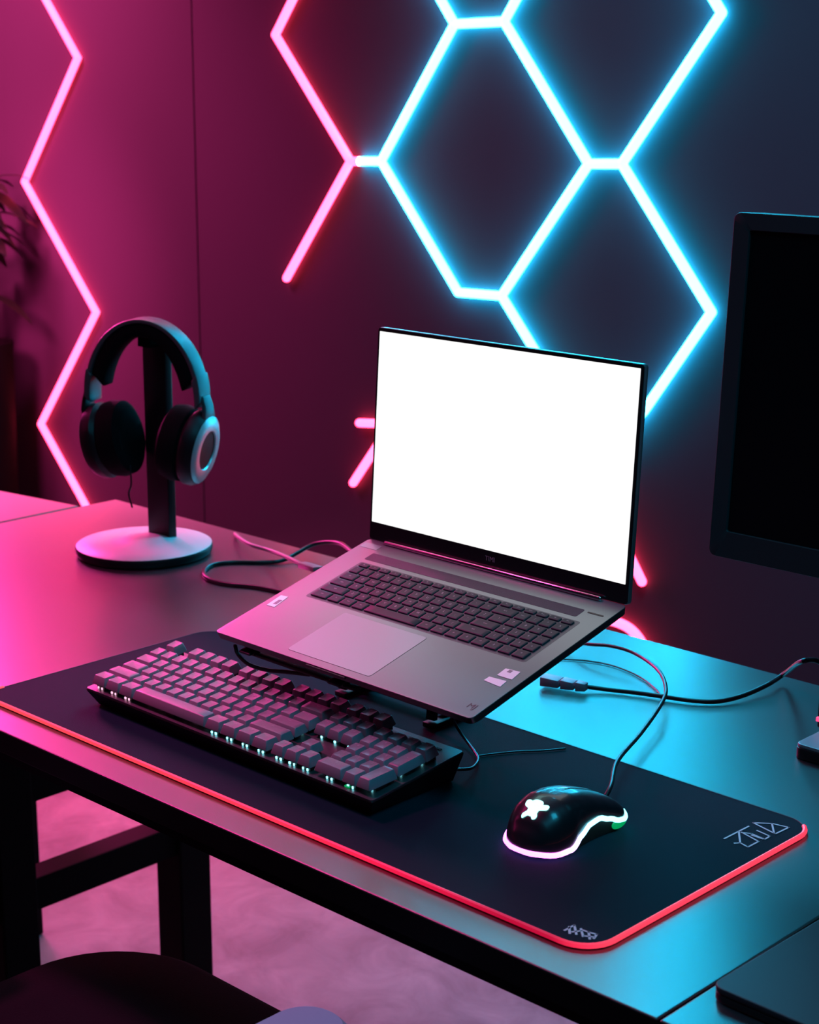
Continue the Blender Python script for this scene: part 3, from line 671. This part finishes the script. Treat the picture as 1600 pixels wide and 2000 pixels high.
# ------------------------------------------------------------ monitor and the small stand beside it
mz = empty('monitor', (-.928, 1.40, .216), (-.055, 0, 0), label='large switched-off monitor with a dark bezel at the right', cat='monitor')
mb = MB(); plate(mb, rrect(.56, .328, .008, 4, .28, .164), 0, .032); mb.build('casing', MT['mon'], mz, bevel=.002)
mb = MB(); plate(mb, rrect(.56, .328, .008, 4, .28, .164), -.003, 0)
fr = MB(); o_ = rrect(.56, .328, .007, 4, .28, .164); i_ = rrect(.524, .286, .002, 4, .28, .169)
fr.rings([[(x, 0, z) for x, z in o_], [(x, -.004, z) for x, z in o_], [(x, -.004, z) for x, z in i_], [(x, 0, z) for x, z in i_]], cap0=False, cap1=False)
fr.build('bezel', MT['mon'], mz, bevel=.0007)
mb = MB(); plate(mb, rrect(.5235, .2855, .002, 4, .28, .169), -.0012, 0); mb.build('screen', MT['monscr'], mz)
mb = MB(); mb.box((.30, .055, -.06), (.06, .03, .30)); n_ = mb.build('neck', MT['mon'], mz, bevel=.003)
mb = MB(); mb.box((.30, .06, -.2095), (.20, .17, .012)); b_ = mb.build('foot', MT['mon'], mz, bevel=.003)
b_.rotation_euler = (.055, 0, 0)
b_.location = (0, -.0117, .0016)
ds = empty('device_stand', (-.80, 1.52, 0), label='black upright holder on a flat pale base, cut off by the right frame edge', cat='stand')
off = Vector((.80, -1.52, 0))
mb = MB(); mb.prism(rrect(.13, .10, .008, 4, -.868+.065, 1.474+.05), .0005, .012); o = mb.build('base', MT['hblack'], ds, bevel=.001); o.location = off
mb = MB(); mb.prism(rrect(.128, .098, .007, 4, -.868+.065, 1.474+.05), .012, .016); o = mb.build('base_plate', MT['base2'], ds, bevel=.001); o.location = off
c = atz(1592, 1424, .016)
mb = MB(); mb.box((c.x+.03, c.y+.018, .053), (.06, .03, .072)); o = mb.build('post', MT['hblack'], ds, bevel=.002); o.location = off
mb = MB(); q = aty(1590, 1402, c.y+.001); mb.box((c.x+.003, c.y+.001, q.z), (.004, .004, .004)); o = mb.build('indicator_light', MT['redled'], ds); o.location = off

# ------------------------------------------------------------ closed laptop, lower right
p0 = atz(1388, 1925, .012)
cl = empty('closed_laptop', (p0.x, p0.y, 0), (0, 0, -.02), label='thin dark closed laptop with a rounded corner at the lower right', cat='laptop')
mb = MB(); mb.prism(rrect(.33, .23, .010, 6, .165, .115), .0015, .0075); mb.build('base', MT['lside'], cl, bevel=.001)
mb = MB(); mb.prism(rrect(.33, .23, .010, 6, .165, .115), .0080, .0130); mb.build('lid', mat('dark_lid', (.02, .026, .032), .55, spec=.35), cl, bevel=.001)

# ------------------------------------------------------------ chair
ch = empty('office_chair', (-1.235, .865, ZF), label='black office chair with grey armrests in front of the desk', cat='chair')
def CB(mb, name, m, **k):
    o = mb.build(name, m, ch, **k); o.location = (1.235, -.84, -ZF+.014); return o
so = rrect(.44, .49, .13, 10, -1.285, .845)
def sc(o_, k, z): return [(-1.262+(x+1.262)*k, .845+(y-.845)*k, z) for x, y in o_]
mb = MB(); mb.rings([sc(so, .90, -.365), sc(so, .99, -.345), sc(so, 1.0, -.315), sc(so, .975, -.293), sc(so, .90, -.281), sc(so, .6, -.272), sc(so, .2, -.270)]); CB(mb, 'seat', MT['fabric'])
mb = MB(); rs = []
for z, wd, th, yy in ((-.16, .19, .02, .615), (-.10, .22, .03, .605), (.05, .24, .032, .590), (.15, .23, .030, .575), (.21, .19, .022, .570), (.225, .15, .010, .568)):
    rs.append([(-1.262+x, yy+y, z) for x, y in rrect(wd*2, th*2, th*.9, 4)])
mb.rings(rs); CB(mb, 'backrest', MT['fabric'])
mb = MB(); mb.tube([(-1.262, .60, -.14), (-1.262, .59, -.30), (-1.262, .70, -.372)], .02, 10); CB(mb, 'back_bracket', MT['blackmetal'])
for sx, nx in ((1, -.985), (-1, -1.535)):
    P_ = atz(615, 1969, -.08)
    mb = MB(); mb.rings([[(x, y, z) for x, y in rrect(a_, b_, .030, 6, nx, .80)] for a_, b_, z in ((.066, .232, -.150), (.074, .240, -.140), (.074, .240, -.132), (.064, .230, -.125))]); CB(mb, 'armrest', MT['armpad'])
    mb = MB(); mb.tube([(nx, .78, -.15), (nx, .78, -.33), (nx-sx*.10, .80, -.372)], .014, 10); CB(mb, 'arm_post', MT['blackmetal'])
mb = MB(); mb.tube([(-1.262, .845, -.366), (-1.262, .845, -.66)], .025, 14); CB(mb, 'column', MT['blackmetal'])
for k in range(5):
    a = k*2*PI/5+.3; e = Vector((-1.262+.29*math.cos(a), .845+.29*math.sin(a), -.69))
    mb = MB(); mb.tube([(-1.262, .845, -.655), e], [.024, .014], 8); CB(mb, 'base_arm', MT['blackmetal'])
    mb = MB(); mb.lathe([(.001, -.012), (.022, -.012), (.025, -.008), (.025, .008), (.022, .012), (.001, .012)], 16, Matrix.Translation((e.x, e.y, ZF+.0255)) @ Matrix.Rotation(a, 4, 'Z') @ Matrix.Rotation(PI/2, 4, 'X')); CB(mb, 'caster', MT['blackmetal'])

# ------------------------------------------------------------ plant in the corner
pc = Vector((-3.525, 2.24, 0))
pr = empty('potted_plant', (pc.x, pc.y, ZF), label='dark leafy plant in a tall black planter at the left edge', cat='plant')
mb = MB(); mb.lathe([(.07, .001), (.075, .02), (.088, .80), (.090, .82), (.080, .82), (.078, .78), (.001, .77)], 32); mb.build('planter', MT['pot'], pr)
mb = MB()
for k in range(5):
    a = k*1.3; mb.tube(spline([(0, 0, .76), (.02*math.cos(a), .02*math.sin(a), .9), (.05*math.cos(a), .05*math.sin(a), 1.05)], 4), .005, 6)
mb.build('stem', MT['leaf'], pr)
mb = MB()
rnd = random.Random(3)
for k in range(46):
    a = rnd.uniform(0, 2*PI); z0 = rnd.uniform(.93, 1.22); L = rnd.uniform(.08, .125); e = rnd.uniform(-.3, .7); wv = L*rnd.uniform(.16, .24)
    ba = Vector((.04*math.cos(a), .04*math.sin(a), z0)); d = Vector((math.cos(a)*math.cos(e), math.sin(a)*math.cos(e), math.sin(e))); s_ = d.cross(Vector((0, 0, 1))).normalized()
    rr_ = []
    for i, (q, ww) in enumerate(((0, .1), (.2, .7), (.45, 1), (.7, .8), (.9, .35), (1, .05))):
        c = ba+d*L*q+Vector((0, 0, -.06*q*q)); n = s_.cross(d)*.0012
        rr_.append([c-s_*wv*ww, c+n, c+s_*wv*ww, c-n*2])
    mb.rings(rr_)
mb.build('foliage', MT['leaf'], pr)
